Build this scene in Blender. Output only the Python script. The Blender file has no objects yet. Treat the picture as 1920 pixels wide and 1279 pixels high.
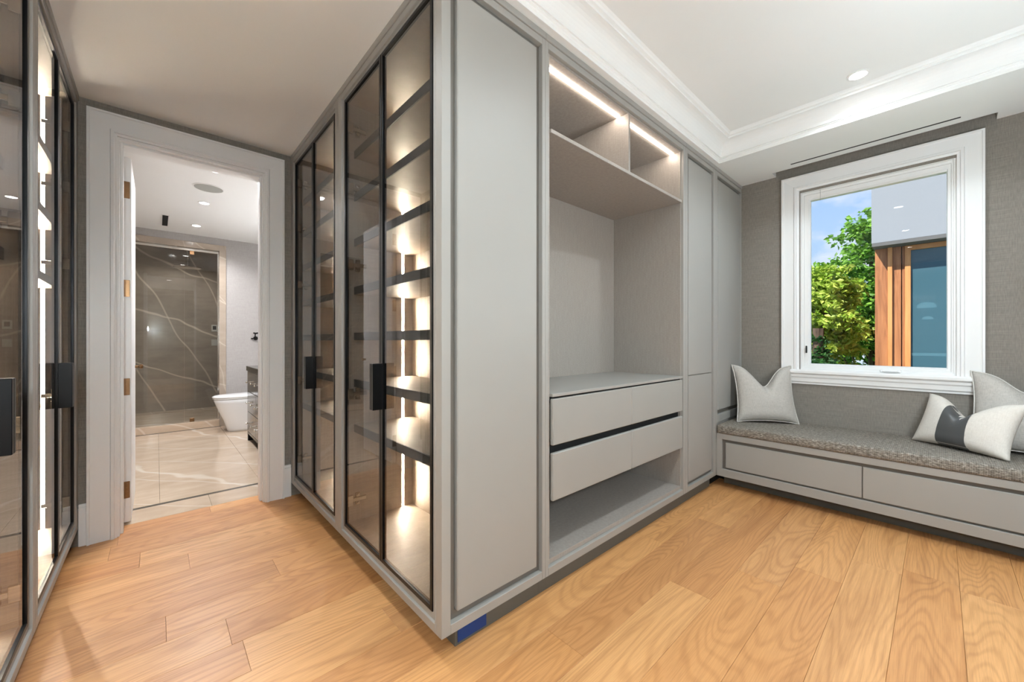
import bpy, bmesh, math, random
from mathutils import Vector, Matrix
random.seed(7)
S = bpy.context.scene
COL = S.collection
PI = math.pi

# ------------------------------------------------------------------ camera
ANG = math.radians(47.608)            # view direction, measured from +X (towards the window wall)
cam = bpy.data.cameras.new('camera'); cam.lens = 13.70; cam.sensor_width = 36.0; cam.clip_start = 0.02
cam_o = bpy.data.objects.new('camera', cam); COL.objects.link(cam_o)
cam_o.location = (0, 0, 1.2); cam_o.rotation_euler = (PI/2, 0, ANG - PI/2)
S.camera = cam_o
S.view_settings.view_transform = 'Standard'; S.view_settings.look = 'None'
S.view_settings.gamma = 1.0; S.view_settings.use_curve_mapping = False
S.view_settings.exposure = 1.28
S.cycles.max_bounces = 7; S.cycles.diffuse_bounces = 4; S.cycles.glossy_bounces = 3
S.cycles.transmission_bounces = 4; S.cycles.transparent_max_bounces = 12
S.cycles.adaptive_threshold = 0.05; S.cycles.sample_clamp_indirect = 6.0; S.cycles.caustics_reflective = False; S.cycles.caustics_refractive = False

# ------------------------------------------------------------------ world, sun
W = bpy.data.worlds.new('sky'); S.world = W; W.use_nodes = True
nt = W.node_tree; nt.nodes.clear()
def wn(t): return nt.nodes.new(t)
out = wn('ShaderNodeOutputWorld'); bg = wn('ShaderNodeBackground'); bg.inputs['Strength'].default_value = 0.44
tc = wn('ShaderNodeTexCoord'); sep = wn('ShaderNodeSeparateXYZ'); nt.links.new(tc.outputs['Generated'], sep.inputs[0])
rmp = wn('ShaderNodeValToRGB'); nt.links.new(sep.outputs['Z'], rmp.inputs[0])
e = rmp.color_ramp.elements; e[0].position = 0.0; e[0].color = (0.60, 0.79, 1.0, 1); e[1].position = 0.55; e[1].color = (0.24, 0.48, 0.95, 1)
mp = wn('ShaderNodeMapping'); mp.inputs['Scale'].default_value = (1, 1, 1.9); nt.links.new(tc.outputs['Generated'], mp.inputs[0])
nz = wn('ShaderNodeTexNoise'); nz.inputs['Scale'].default_value = 4.2; nz.inputs['Detail'].default_value = 8; nz.inputs['Roughness'].default_value = 0.55
nt.links.new(mp.outputs[0], nz.inputs['Vector'])
cr = wn('ShaderNodeValToRGB'); cr.color_ramp.elements[0].position = 0.5; cr.color_ramp.elements[1].position = 0.64
nt.links.new(nz.outputs['Fac'], cr.inputs[0])
mx = wn('ShaderNodeMix'); mx.data_type = 'RGBA'; nt.links.new(cr.outputs[0], mx.inputs[0]); nt.links.new(rmp.outputs[0], mx.inputs[6])
mx.inputs[7].default_value = (1.0, 0.99, 0.98, 1)
nt.links.new(mx.outputs[2], bg.inputs['Color']); nt.links.new(bg.outputs[0], out.inputs[0])
sun = bpy.data.lights.new('sun', 'SUN'); sun.energy = 4.0; sun.angle = 0.01; sun.color = (1, 0.95, 0.85)
sun_o = bpy.data.objects.new('sun', sun); COL.objects.link(sun_o)
sun_o.rotation_euler = Vector((0.62, -0.35, -0.80)).to_track_quat('-Z', 'Y').to_euler()   # comes over the house roof, towards +X

# lamp powers (the spot lights are made with their fixtures below)
P_ROOM, P_BATH, FILL_GLOBE_E, FILL_TUBE_E = 20.0, 46.0, 66.0, 26.0  # the last two drive the added fill lamps
LED_E = 9.0; LEDW = 185.0
LAMP_COL = (0.85, 0.98, 1.06)

# ------------------------------------------------------------------ materials
def srgb(r, g, b):
    f = lambda c: (c/255/12.92 if c/255 <= .04045 else ((c/255+.055)/1.055)**2.4)
    return (f(r), f(g), f(b), 1)
MATS = {}
class M:
    """small node helper"""
    def __init__(s, name):
        s.m = bpy.data.materials.new(name); s.m.use_nodes = True; s.t = s.m.node_tree; s.t.nodes.clear()
        s.o = s.n('ShaderNodeOutputMaterial'); MATS[name] = s.m
    def n(s, t, **kw):
        k = s.t.nodes.new(t)
        for a, v in kw.items(): setattr(k, a, v)
        return k
    def l(s, a, b): s.t.links.new(a, b)
    def bsdf(s, col=None, rough=.5, metal=0, spec=.5):
        b = s.n('ShaderNodeBsdfPrincipled')
        if col: b.inputs['Base Color'].default_value = col
        b.inputs['Roughness'].default_value = rough; b.inputs['Metallic'].default_value = metal
        b.inputs['Specular IOR Level'].default_value = spec
        s.l(b.outputs[0], s.o.inputs[0]); return b
    def coords(s, scale=(1, 1, 1), rot=(0, 0, 0), rnd=False, kind='Object'):
        tc = s.n('ShaderNodeTexCoord'); mp = s.n('ShaderNodeMapping')
        mp.inputs['Scale'].default_value = scale; mp.inputs['Rotation'].default_value = rot
        s.l(tc.outputs[kind], mp.inputs['Vector'])
        if rnd:
            oi = s.n('ShaderNodeObjectInfo'); ml = s.n('ShaderNodeVectorMath', operation='SCALE')
            cb = s.n('ShaderNodeCombineXYZ'); s.l(oi.outputs['Random'], cb.inputs[0]); s.l(oi.outputs['Random'], cb.inputs[1]); s.l(oi.outputs['Random'], cb.inputs[2])
            ml.inputs['Scale'].default_value = 37.0; s.l(cb.outputs[0], ml.inputs[0])
            ad = s.n('ShaderNodeVectorMath', operation='ADD'); s.l(mp.outputs[0], ad.inputs[0]); s.l(ml.outputs[0], ad.inputs[1]); s.oi = oi
            return ad.outputs[0]
        return mp.outputs[0]
    def noise(s, vec, scale, detail=4, rough=.5, dist=0):
        k = s.n('ShaderNodeTexNoise'); k.inputs['Scale'].default_value = scale; k.inputs['Detail'].default_value = detail
        k.inputs['Roughness'].default_value = rough; k.inputs['Distortion'].default_value = dist
        s.l(vec, k.inputs['Vector']); return k.outputs['Fac']
    def wave(s, vec, scale, dist=0, detail=2, dscale=1, direction='X', kind='BANDS'):
        k = s.n('ShaderNodeTexWave', wave_type=kind, bands_direction=direction) if kind == 'BANDS' else s.n('ShaderNodeTexWave', wave_type=kind)
        k.inputs['Scale'].default_value = scale; k.inputs['Distortion'].default_value = dist
        k.inputs['Detail'].default_value = detail; k.inputs['Detail Scale'].default_value = dscale
        s.l(vec, k.inputs['Vector']); return k.outputs['Fac']
    def ramp(s, fac, stops):
        k = s.n('ShaderNodeValToRGB'); els = k.color_ramp.elements
        while len(els) < len(stops): els.new(.5)
        for el, (p, c) in zip(els, stops): el.position = p; el.color = c
        s.l(fac, k.inputs[0]); return k.outputs[0]
    def mix(s, fac, a, b, mode='MIX'):
        k = s.n('ShaderNodeMix', data_type='RGBA', blend_type=mode)
        for v, i in ((fac, 0), (a, 6), (b, 7)):
            if hasattr(v, 'links'): s.l(v, k.inputs[i])
            else: k.inputs[i].default_value = v
        return k.outputs[2]
    def bump(s, b, h, strength=.2, dist=.002):
        k = s.n('ShaderNodeBump'); k.inputs['Strength'].default_value = strength; k.inputs['Distance'].default_value = dist
        s.l(h, k.inputs['Height']); s.l(k.outputs[0], b.inputs['Normal'])

def plain(name, col, rough=.5, metal=0, spec=.5):
    m = M(name); m.bsdf(col, rough, metal, spec); return m.m
def paint(name, col, rough, amt=.06):
    m = M(name); b = m.bsdf(None, rough, 0, .35)
    n = m.noise(m.coords(), 3.0, 1); c2 = tuple(x*(1-amt) for x in col[:3])+(1,)
    m.l(m.mix(n, col, c2), b.inputs['Base Color'])
    return m.m
paint('paint_grey', srgb(161, 158, 152), .5)
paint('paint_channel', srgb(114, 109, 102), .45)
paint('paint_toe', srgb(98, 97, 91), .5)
paint('paint_white', srgb(234, 233, 231), .35, .02)
paint('ceiling_white', srgb(240, 240, 238), .7, .02)
plain('black_metal', srgb(22, 22, 23), .38, .6)
plain('black_void', srgb(10, 10, 10), .8)
plain('chrome', srgb(205, 200, 192), .15, 1)
plain('bronze', srgb(128, 98, 70), .3, 1)
plain('steel', srgb(150, 152, 156), .3, 1)
plain('porcelain', srgb(232, 232, 232), .12)
plain('black_gloss', srgb(20, 21, 22), .12)
plain('mirror_grey', srgb(140, 138, 136), .12, .55)
plain('tape_blue', srgb(18, 60, 128), .6)
plain('slot_dark', srgb(44, 44, 43), .8)
plain('grille_grey', srgb(158, 158, 152), .8)
plain('stucco', srgb(136, 141, 148), .9)
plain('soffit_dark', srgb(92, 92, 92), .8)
plain('teal_wall', srgb(60, 120, 140), .8)
plain('device_white', srgb(170, 168, 160), .4)

m = M('laminate'); b = m.bsdf(None, .5)                     # fine-lined interior board
v = m.coords((1, 1, 1))
n1 = m.noise(m.coords((14, 14, 240)), 1.0, 3); n2 = m.noise(m.coords((220, 220, 3)), 1.0, 2)
m.l(m.mix(.35, m.ramp(n1, [(.3, srgb(146, 133, 120)), (.7, srgb(166, 153, 139))]), m.ramp(n2, [(.35, srgb(140, 128, 116)), (.65, srgb(172, 160, 146))])), b.inputs['Base Color'])
m.bump(b, n2, .08, .0005)
m = M('board_taupe'); b = m.bsdf(None, .45)
n1 = m.noise(m.coords((60, 60, 260)), 1.0, 3); n2 = m.noise(m.coords((260, 260, 12)), 1.0, 2)
m.l(m.mix(.5, m.ramp(n1, [(.3, srgb(148, 140, 132)), (.7, srgb(170, 162, 153))]), m.ramp(n2, [(.3, srgb(150, 142, 134)), (.7, srgb(168, 160, 152))])), b.inputs['Base Color'])
m = M('shelf_edge'); b = m.bsdf(srgb(74, 73, 70), .45)

m = M('grasscloth'); b = m.bsdf(None, .85, 0, .2)
h1 = m.noise(m.coords((6, 6, 330)), 1.0, 4, .6); h2 = m.noise(m.coords((190, 190, 25)), 1.0, 3, .6); h3 = m.noise(m.coords(), 1.6, 2)
c = m.mix(.5, m.ramp(h1, [(.28, srgb(108, 101, 93)), (.72, srgb(160, 152, 142))]), m.ramp(h2, [(.28, srgb(112, 105, 97)), (.72, srgb(156, 149, 140))]))
m.l(m.mix(.25, c, m.mix(h3, srgb(120, 113, 105), srgb(144, 138, 130))), b.inputs['Base Color'])
ad = m.n('ShaderNodeMath', operation='ADD'); m.l(h1, ad.inputs[0]); m.l(h2, ad.inputs[1]); m.bump(b, ad.outputs[0], .35, .0015)
m = M('grasscloth_pale'); b = m.bsdf(None, .85, 0, .2)
h1 = m.noise(m.coords((6, 6, 330)), 1.0, 4, .6); h2 = m.noise(m.coords((190, 190, 25)), 1.0, 3, .6)
m.l(m.mix(.5, m.ramp(h1, [(.25, srgb(150, 145, 141)), (.75, srgb(182, 178, 175))]), m.ramp(h2, [(.25, srgb(155, 150, 146)), (.75, srgb(178, 174, 171))])), b.inputs['Base Color'])
m.bump(b, h1, .3, .0015)

m = M('oak'); b = m.bsdf(None, .36)
v2 = m.coords((1.1, 11, 11), rnd=True); oi = m.oi; g2 = m.noise(v2, 1.0, 6, .6, .9)             # broad streaks along the plank
v3 = m.coords((7, 240, 240), rnd=True); g3 = m.noise(v3, 1.0, 3, .6)                             # pores
v4 = m.coords((.5, 3.4, 3.4), rnd=True); n4 = m.noise(v4, 1.0, 2, .45, .25)                       # contours of a stretched field: cathedral figure
k4 = m.n('ShaderNodeMath', operation='MULTIPLY'); m.l(n4, k4.inputs[0]); k4.inputs[1].default_value = 230.0
s4 = m.n('ShaderNodeMath', operation='SINE'); m.l(k4.outputs[0], s4.inputs[0]); q4 = m.n('ShaderNodeMath', operation='MULTIPLY_ADD'); m.l(s4.outputs[0], q4.inputs[0]); q4.inputs[1].default_value = .5; q4.inputs[2].default_value = .5; g4 = q4.outputs[0]
base = m.ramp(oi.outputs['Random'], [(0, srgb(222, 166, 108)), (.3, srgb(208, 150, 94)), (.55, srgb(230, 176, 117)), (.8, srgb(202, 145, 92)), (1, srgb(220, 168, 114))])
wn_ = m.n('ShaderNodeMath', operation='MULTIPLY'); m.l(m.noise(m.coords((.6, 2.5, 2.5), rnd=True), 1.0, 2), wn_.inputs[0]); wn_.inputs[1].default_value = 1.25; wn_.use_clamp = True
c = m.mix(wn_.outputs[0], base, m.mix(1.0, base, m.ramp(g4, [(0, (.80, .74, .68, 1)), (.4, (.96, .945, .925, 1)), (.75, (1, 1, 1, 1))]), 'MULTIPLY'))
c = m.mix(.75, c, m.mix(1.0, c, m.ramp(g2, [(.28, (.68, .60, .53, 1)), (.52, (.98, .97, .96, 1)), (.75, (1.05, 1.05, 1.04, 1))]), 'MULTIPLY'))
c = m.mix(.55, c, m.mix(1.0, c, m.ramp(g3, [(.34, (.78, .73, .68, 1)), (.58, (1, 1, 1, 1))]), 'MULTIPLY'))
m.l(c, b.inputs['Base Color']); m.bump(b, g3, .10, .0006)
m.l(m.ramp(g2, [(.3, (.48, .48, .48, 1)), (.7, (.38, .38, .38, 1))]), b.inputs['Roughness'])
b.inputs['Coat Weight'].default_value = .08; b.inputs['Coat Roughness'].default_value = .28

def marble(name, c1, c2, vein, rough, vs=1.0, vw=.02, vamt=.7, dist=5.5):
    m = M(name); b = m.bsdf(None, rough)
    v = m.coords((1, 1, 1), (.3, .5, .7))
    n1 = m.noise(v, 2.2*vs, 8, .62, .8); n0 = m.noise(m.coords((1.2, 5, 5), (0, .1, .25)), 1.6*vs, 6, .6, .6)
    c = m.mix(.5, m.ramp(n1, [(.3, c1), (.7, c2)]), m.ramp(n0, [(.3, c1), (.7, c2)]))
    wv = m.wave(v, .55*vs, dist, 3, 1.3, 'DIAGONAL'); n3 = m.noise(v, 1.3, 2)
    vm = m.ramp(wv, [(0, (0, 0, 0, 1)), (1-2*vw, (0, 0, 0, 1)), (1-vw*.5, (1, 1, 1, 1)), (1, (1, 1, 1, 1))])
    w2 = m.wave(m.coords((1, 1, 1), (1.2, .2, .9)), .8*vs, dist*.7, 2, 1.0, 'DIAGONAL')
    vm2 = m.ramp(w2, [(0, (0, 0, 0, 1)), (1-1.2*vw, (0, 0, 0, 1)), (1, (.8, .8, .8, 1))])
    mm = m.mix(1.0, vm, vm2, 'ADD'); k = m.n('ShaderNodeMath', operation='MULTIPLY'); m.l(mm, k.inputs[0]); k.inputs[1].default_value = vamt
    m.l(m.mix(k.outputs[0], c, vein), b.inputs['Base Color']); return m.m
marble('marble_beige', srgb(182, 160, 138), srgb(212, 192, 170), srgb(232, 224, 212), .06, 1.0, .00003, .5, 3.0)
marble('marble_dark', srgb(124, 114, 104), srgb(156, 145, 133), srgb(196, 184, 168), .10, .9, .00002, .8, 2.2)
marble('marble_frame', srgb(156, 142, 128), srgb(180, 166, 151), srgb(214, 200, 184), .15, 1.2, .0003, .4)
plain('inlay', srgb(92, 86, 78), .15)

def glass(name, tint, ior=1.5, rough=0.0):
    m = M(name); tr = m.n('ShaderNodeBsdfTransparent'); tr.inputs[0].default_value = tint
    gl = m.n('ShaderNodeBsdfGlossy'); gl.inputs['Roughness'].default_value = rough
    fr = m.n('ShaderNodeFresnel'); fr.inputs['IOR'].default_value = ior
    ge = m.n('ShaderNodeNewGeometry'); k = m.n('ShaderNodeMath', operation='MULTIPLY')   # only the outer skin reflects
    iv = m.n('ShaderNodeMath', operation='SUBTRACT'); iv.inputs[0].default_value = 1.0; m.l(ge.outputs['Backfacing'], iv.inputs[1])
    m.l(fr.outputs[0], k.inputs[0]); m.l(iv.outputs[0], k.inputs[1])
    mx = m.n('ShaderNodeMixShader'); m.l(k.outputs[0], mx.inputs[0]); m.l(tr.outputs[0], mx.inputs[1]); m.l(gl.outputs[0], mx.inputs[2])
    m.l(mx.outputs[0], m.o.inputs[0]); return m.m
glass('glass_smoke', (.77, .775, .775, 1), 1.6)
glass('glass_clear', (.985, .99, .99, 1), 1.45)
glass('glass_shower', (.90, .905, .89, 1), 1.6)
m = M('glass_blue'); tr = m.n('ShaderNodeBsdfTransparent'); tr.inputs[0].default_value = (.7, .9, .95, 1)
df = m.bsdf(srgb(72, 106, 120), .08); mx_ = m.n('ShaderNodeMixShader'); mx_.inputs[0].default_value = .72
m.l(tr.outputs[0], mx_.inputs[1]); m.l(df.outputs[0], mx_.inputs[2]); m.l(mx_.outputs[0], m.o.inputs[0])

def emit(name, col, st):
    m = M(name); k = m.n('ShaderNodeEmission'); k.inputs[0].default_value = col; k.inputs[1].default_value = st
    m.l(k.outputs[0], m.o.inputs[0]); return m.m
emit('led_warm', (1, .85, .65, 1), LEDW)
emit('led_white', (1, .88, .78, 1), LED_E*2.6)
emit('lamp_face', (1, .98, .95, 1), 14.0)
emit('pendant_white', (.8, .95, 1, 1), .8)
emit('opal_glow', (.85, .98, 1.06, 1), FILL_GLOBE_E)
emit('opal_glow_bright', (.85, .98, 1.06, 1), FILL_GLOBE_E*2.0)
emit('sconce_glow', (.95, .97, 1, 1), FILL_TUBE_E)

m = M('weave'); b = m.bsdf(None, .8, 0, .35)                 # bench cushion tweed
wx = m.wave(m.coords((1, 1, 1)), 36, .7, 1, 30, 'Y'); wz = m.wave(m.coords((1, .0, 1), (0, .8, 0)), 52, .6, 1, 30, 'X')
ns = m.noise(m.coords((160, 60, 160)), 1, 3, .7); nb = m.noise(m.coords((300, 300, 300)), 1, 2)
c = m.mix(wx, srgb(84, 76, 68), srgb(168, 160, 148)); c2 = m.mix(wz, srgb(76, 68, 60), srgb(176, 166, 152))
c = m.mix(.5, c, c2); c = m.mix(.6, c, m.ramp(ns, [(.35, srgb(66, 58, 50)), (.5, srgb(128, 120, 110)), (.68, srgb(204, 196, 184))]))
m.l(c, b.inputs['Base Color'])
ad = m.n('ShaderNodeMath', operation='ADD'); m.l(wx, ad.inputs[0]); m.l(ns, ad.inputs[1]); m.bump(b, ad.outputs[0], .6, .003)
def linen(name, c1, c2, rough=.8):
    m = M(name); b = m.bsdf(None, rough, 0, .3)
    a = m.noise(m.coords((40, 500, 60)), 1, 3, .6); d = m.noise(m.coords((500, 40, 60)), 1, 3, .6)
    m.l(m.mix(.5, m.ramp(a, [(.3, c1), (.7, c2)]), m.ramp(d, [(.3, c1), (.7, c2)])), b.inputs['Base Color'])
    ad = m.n('ShaderNodeMath', operation='ADD'); m.l(a, ad.inputs[0]); m.l(d, ad.inputs[1]); m.bump(b, ad.outputs[0], .3, .001); return m.m
linen('linen_grey', srgb(160, 154, 146), srgb(204, 198, 190), .6)
linen('linen_cream', srgb(202, 194, 184), srgb(226, 220, 211))
linen('piping_linen', srgb(196, 190, 182), srgb(226, 222, 216))
m = M('leather'); b = m.bsdf(srgb(78, 78, 78), .33); m.bump(b, m.noise(m.coords((300, 300, 300)), 1, 3), .15, .0006)

m = M('cedar'); b = m.bsdf(None, .6)
g = m.noise(m.coords((14, 14, 1.2), rnd=True), 1, 5, .6, .8)
m.l(m.ramp(g, [(.25, srgb(116, 70, 40)), (.5, srgb(158, 102, 62)), (.75, srgb(186, 128, 82))]), b.inputs['Base Color'])
m = M('cedar_light'); b = m.bsdf(None, .55); g = m.noise(m.coords((14, 14, 1.2), rnd=True), 1, 5, .6, .8)
m.l(m.ramp(g, [(.25, srgb(186, 122, 68)), (.75, srgb(214, 150, 92))]), b.inputs['Base Color'])
def leaf(name, c1, c2):
    m = M(name); b = m.bsdf(None, .5); ge = m.n('ShaderNodeNewGeometry')
    m.l(m.ramp(ge.outputs['Random Per Island'], [(0, c1), (1, c2)]), b.inputs['Base Color'])
    tr = m.n('ShaderNodeBsdfTranslucent'); m.l(m.ramp(ge.outputs['Random Per Island'], [(0, c1), (1, c2)]), tr.inputs[0])
    mx = m.n('ShaderNodeMixShader'); mx.inputs[0].default_value = .4; m.l(b.outputs[0], mx.inputs[1]); m.l(tr.outputs[0], mx.inputs[2]); m.l(mx.outputs[0], m.o.inputs[0])
leaf('leaf_green', srgb(62, 116, 30), srgb(140, 190, 70))
leaf('leaf_yellow', srgb(126, 164, 46), srgb(206, 222, 104))
leaf('leaf_dark', srgb(26, 66, 30), srgb(70, 122, 54))
m = M('bark'); b = m.bsdf(None, .9); m.l(m.ramp(m.noise(m.coords((20, 20, 3)), 1, 4), [(.3, srgb(58, 44, 34)), (.7, srgb(104, 84, 68))]), b.inputs['Base Color'])
m = M('lawn'); b = m.bsdf(None, .9); m.l(m.ramp(m.noise(m.coords(), 3, 5), [(.3, srgb(60, 92, 34)), (.7, srgb(102, 134, 56))]), b.inputs['Base Color'])

# ------------------------------------------------------------------ geometry helpers (all coordinates are world metres)
class G:
    def __init__(s): s.b = bmesh.new()
    def box(s, x0, x1, y0, y1, z0, z1, bev=0):
        if x0 > x1: x0, x1 = x1, x0
        if y0 > y1: y0, y1 = y1, y0
        if z0 > z1: z0, z1 = z1, z0
        r = bmesh.ops.create_cube(s.b, size=1.0)
        for q in r['verts']:
            q.co = Vector((x0+(q.co.x+.5)*(x1-x0), y0+(q.co.y+.5)*(y1-y0), z0+(q.co.z+.5)*(z1-z0)))
        if bev:
            es = list({ed for q in r['verts'] for ed in q.link_edges})
            bmesh.ops.bevel(s.b, geom=es, offset=bev, segments=1, affect='EDGES')
        return s
    def cyl(s, c, r, h, axis='z', seg=20, r2=None):
        R = {'z': Matrix.Identity(4), 'x': Matrix.Rotation(PI/2, 4, 'Y'), 'y': Matrix.Rotation(-PI/2, 4, 'X')}[axis]
        bmesh.ops.create_cone(s.b, cap_ends=True, segments=seg, radius1=r, radius2=r if r2 is None else r2, depth=h, matrix=Matrix.Translation(c) @ R)
        return s
    def lathe(s, c, prof, seg=24, axis='z', sx=1, sy=1):
        rings = []
        for (r, z) in prof:
            ring = []
            for k in range(seg):
                a = 2*PI*k/seg; p = Vector((r*math.cos(a)*sx, r*math.sin(a)*sy, z))
                if axis == 'y': p = Vector((p.x, p.z, p.y))
                if axis == 'x': p = Vector((p.z, p.x, p.y))
                ring.append(s.b.verts.new(Vector(c)+p))
            rings.append(ring)
        for a, b in zip(rings, rings[1:]):
            for k in range(seg):
                try: s.b.faces.new((a[k], a[(k+1) % seg], b[(k+1) % seg], b[k]))
                except ValueError: pass
        for rr in (rings[0], rings[-1]):
            try: s.b.faces.new(rr)
            except ValueError: pass
        return s
    def tube(s, pts, r, seg=8, closed=False):
        P = [Vector(p) for p in pts]; n = len(P); rings = []
        for i, p in enumerate(P):
            d = (P[(i+1) % n]-P[i-1]) if closed else (P[min(i+1, n-1)]-P[max(i-1, 0)])
            d.normalize(); up = Vector((0, 0, 1)) if abs(d.z) < .9 else Vector((1, 0, 0))
            a = d.cross(up).normalized(); bb = a.cross(d)
            rings.append([s.b.verts.new(p+r*(math.cos(2*PI*k/seg)*a+math.sin(2*PI*k/seg)*bb)) for k in range(seg)])
        for i in range(n if closed else n-1):
            A, B = rings[i], rings[(i+1) % n]
            for k in range(seg): s.b.faces.new((A[k], A[(k+1) % seg], B[(k+1) % seg], B[k]))
        if not closed: s.b.faces.new(rings[0]); s.b.faces.new(rings[-1])
        return s
    def loft(s, path, prof, closed=False):
        """path: list of functions (o, d) -> point, one per corner; prof: list of (o, d)"""
        rows = [[s.b.verts.new(f(o, d)) for (o, d) in prof] for f in path]
        n = len(rows)
        for i in range(n if closed else n-1):
            A, B = rows[i], rows[(i+1) % n]
            for k in range(len(prof)-1): s.b.faces.new((A[k], A[k+1], B[k+1], B[k]))
        return s
    def quad(s, a, b, c, d):
        s.b.faces.new([s.b.verts.new(p) for p in (a, b, c, d)]); return s

def root_loc(o):
    l = Vector((0, 0, 0))
    while o is not None: l += o.location; o = o.parent
    return l
def part(name, g, mat, parent=None, label=None, smooth=False, origin=None, kind=None):
    me = bpy.data.meshes.new(name)
    base = root_loc(parent) if parent else Vector((0, 0, 0))
    bmesh.ops.recalc_face_normals(g.b, faces=g.b.faces)
    org = Vector(origin) if origin is not None else base
    bmesh.ops.translate(g.b, verts=g.b.verts, vec=-org)
    if smooth:
        for f in g.b.faces: f.smooth = True
    g.b.to_mesh(me); g.b.free()
    me.materials.append(MATS[mat])
    o = bpy.data.objects.new(name, me); COL.objects.link(o)
    o.parent = parent; o.location = org-base
    if label: o['label'] = label
    if kind: o['kind'] = kind
    return o
def boxp(name, mat, parent, *b, bev=0, label=None): return part(name, G().box(*b, bev=bev), mat, parent, label)
def thing(name, label, cat, loc, group=None):
    o = bpy.data.objects.new(name, None); COL.objects.link(o); o.location = loc; o.empty_display_size = .1
    o['label'] = label; o['category'] = cat
    if group: o['group'] = group
    return o
def tag(o, label, cat, group=None):
    o['label'] = label; o['category'] = cat
    if group: o['group'] = group
    return o
def struct(name, g, mat, label=None, origin=None):
    o = part(name, g, mat, None, label, origin=origin); o['kind'] = 'structure'; return o
def sroot(name, loc, label=None):
    o = bpy.data.objects.new(name, None); COL.objects.link(o); o.location = loc; o['kind'] = 'structure'; o.empty_display_size = .1
    if label: o['label'] = label
    return o

# ------------------------------------------------------------------ key dimensions
YR, XL, YD, XC, XW, XB = 1.231, .773, 3.39, -.338, 4.0, 3.395   # fronts: dresser run, glass island, door wall, left glass, window wall, bench
YN, XE = -.60, -2.20                                           # wall behind the camera's right shoulder, far end of the closet
ZT, ZTRAY = 2.63, 2.79
ZB = .10
YBF = 3.58                                                     # bathroom side of the door wall
YS = 6.83                                                      # shower front plane
BXL, BXR = -1.35, 1.50                                         # bathroom side walls

# ------------------------------------------------------------------ floor of oak planks
fl = struct('floor', G().box(XE-.1, 4.15, YN-.1, YBF-.012, -.06, -.016), 'inlay', 'wide oak plank floor of the dressing room')
PITCH = .195
seeds = {0: -.067, 1: .132, 2: .95, 3: .47, 4: .03, 8: 2.615, 9: 2.22, 10: 1.2, 11: 1.9, 12: .8, 13: 2.505, 14: 1.1, 15: 2.9}
row = -4
while True:
    y1 = 2.857+PITCH-row*PITCH; y0 = y1-PITCH; row_id = row; row += 1
    if y0 > YBF: continue
    if y1 < YN: break
    cor = y0 > 1.25
    xa, xb = (XC-.12, XL+.12) if cor else (XE, XB+.25)
    js = seeds.get(row_id, random.uniform(-.3, 1.5)); cuts = [js]
    while cuts[0] > xa: cuts.insert(0, cuts[0]-random.uniform(1.35, 2.0))
    while cuts[-1] < xb: cuts.append(cuts[-1]+random.uniform(1.35, 2.0))
    for a, c in zip(cuts, cuts[1:]):
        a, c = max(a, xa), min(c, xb)
        if c-a < .03: continue
        yy0, yy1 = max(y0, YN), min(y1, YBF-.012)
        if yy1-yy0 < .02: continue
        part('plank', G().box(a+.0004, c-.0004, yy0+.0004, yy1-.0004, -.016, 0, bev=.0008), 'oak', fl, origin=((a+c)/2, (yy0+yy1)/2, -.016))

# ------------------------------------------------------------------ walls of the dressing room
struct('wall_far', G().box(-1.3, -.18, YD, YBF, 0, ZT+.3).box(.60, 1.62, YD, YBF, 0, ZT+.3).box(-.18, .60, YD, YBF, 2.452, ZT+.3), 'grasscloth', 'grey grasscloth wall around the bathroom doorway')
WY0, WY1, WZ0, WZ1 = -.085, .787, .955, 2.446
struct('wall_right', G().box(XW, XW+.2, YN-.2, WY0, 0, 2.95).box(XW, XW+.2, WY1, 2.2, 0, 2.95).box(XW, XW+.2, WY0, WY1, 0, WZ0).box(XW, XW+.2, WY0, WY1, WZ1, 2.95), 'grasscloth', 'grey grasscloth wall around the window')
struct('wall_near', G().box(XE-.2, XW, YN-.2, YN, 0, 2.95), 'grasscloth', 'grey grasscloth wall behind the camera')
struct('wall_left', G().box(XE-.2, XE, YN, 1.9, 0, 2.95), 'grasscloth', 'grey grasscloth wall at the far end of the closet')
struct('wall_back', G().box(XE, XC-.42, YR+.03, YR+.2, 0, 2.95).box(XC-.62, XC-.42, YR+.2, YD, 0, ZT+.3), 'grasscloth', 'grey wall behind the left glass wardrobes')
boxes = G().box(XE, XW, YN, YN+.015, 0, .16); struct('baseboard_near', boxes, 'paint_white', 'white baseboard behind the camera')

# ceiling: soffit ring, corridor ceiling, tray with a cove
TX0, TX1, TY0, TY1 = XE+.2, 3.349, YN+.05, 1.195
sof = G()
sof.box(XE, XL+.5, TY1, YBF, ZT, ZT+.05)                       # corridor
sof.box(XL+.5, XW, TY1, 1.9, ZT, ZT+.05)                       # over the dresser run
sof.box(XE, TX0, YN, TY1, ZT, ZT+.05).box(TX0, TX1, YN, TY0, ZT, ZT+.05)
PX, PY0, PY1 = 3.885, -.25, .96                                # blind pocket over the window
SX0, SX1, SY0, SY1 = 3.785, 3.807, -.095, .81                  # linear slot
sof.box(TX1, SX0, YN, TY1, ZT, ZT+.05).box(SX1, PX, YN, TY1, ZT, ZT+.05)
sof.box(SX0, SX1, YN, SY0, ZT, ZT+.05).box(SX0, SX1, SY1, TY1, ZT, ZT+.05)
sof.box(PX, XW, YN, PY0, ZT, ZT+.05).box(PX, XW, PY1, TY1, ZT, ZT+.05)
ce = struct('ceiling', sof, 'ceiling_white', 'white plaster ceiling with a raised tray')
boxp('tray', 'ceiling_white', ce, TX0-.02, TX1+.02, TY0-.02, TY1+.02, ZTRAY, ZTRAY+.05)
boxp('pocket_lid', 'ceiling_white', ce, PX-.02, XW, PY0-.02, PY1+.02, ZT+.14, ZT+.16)
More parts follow.
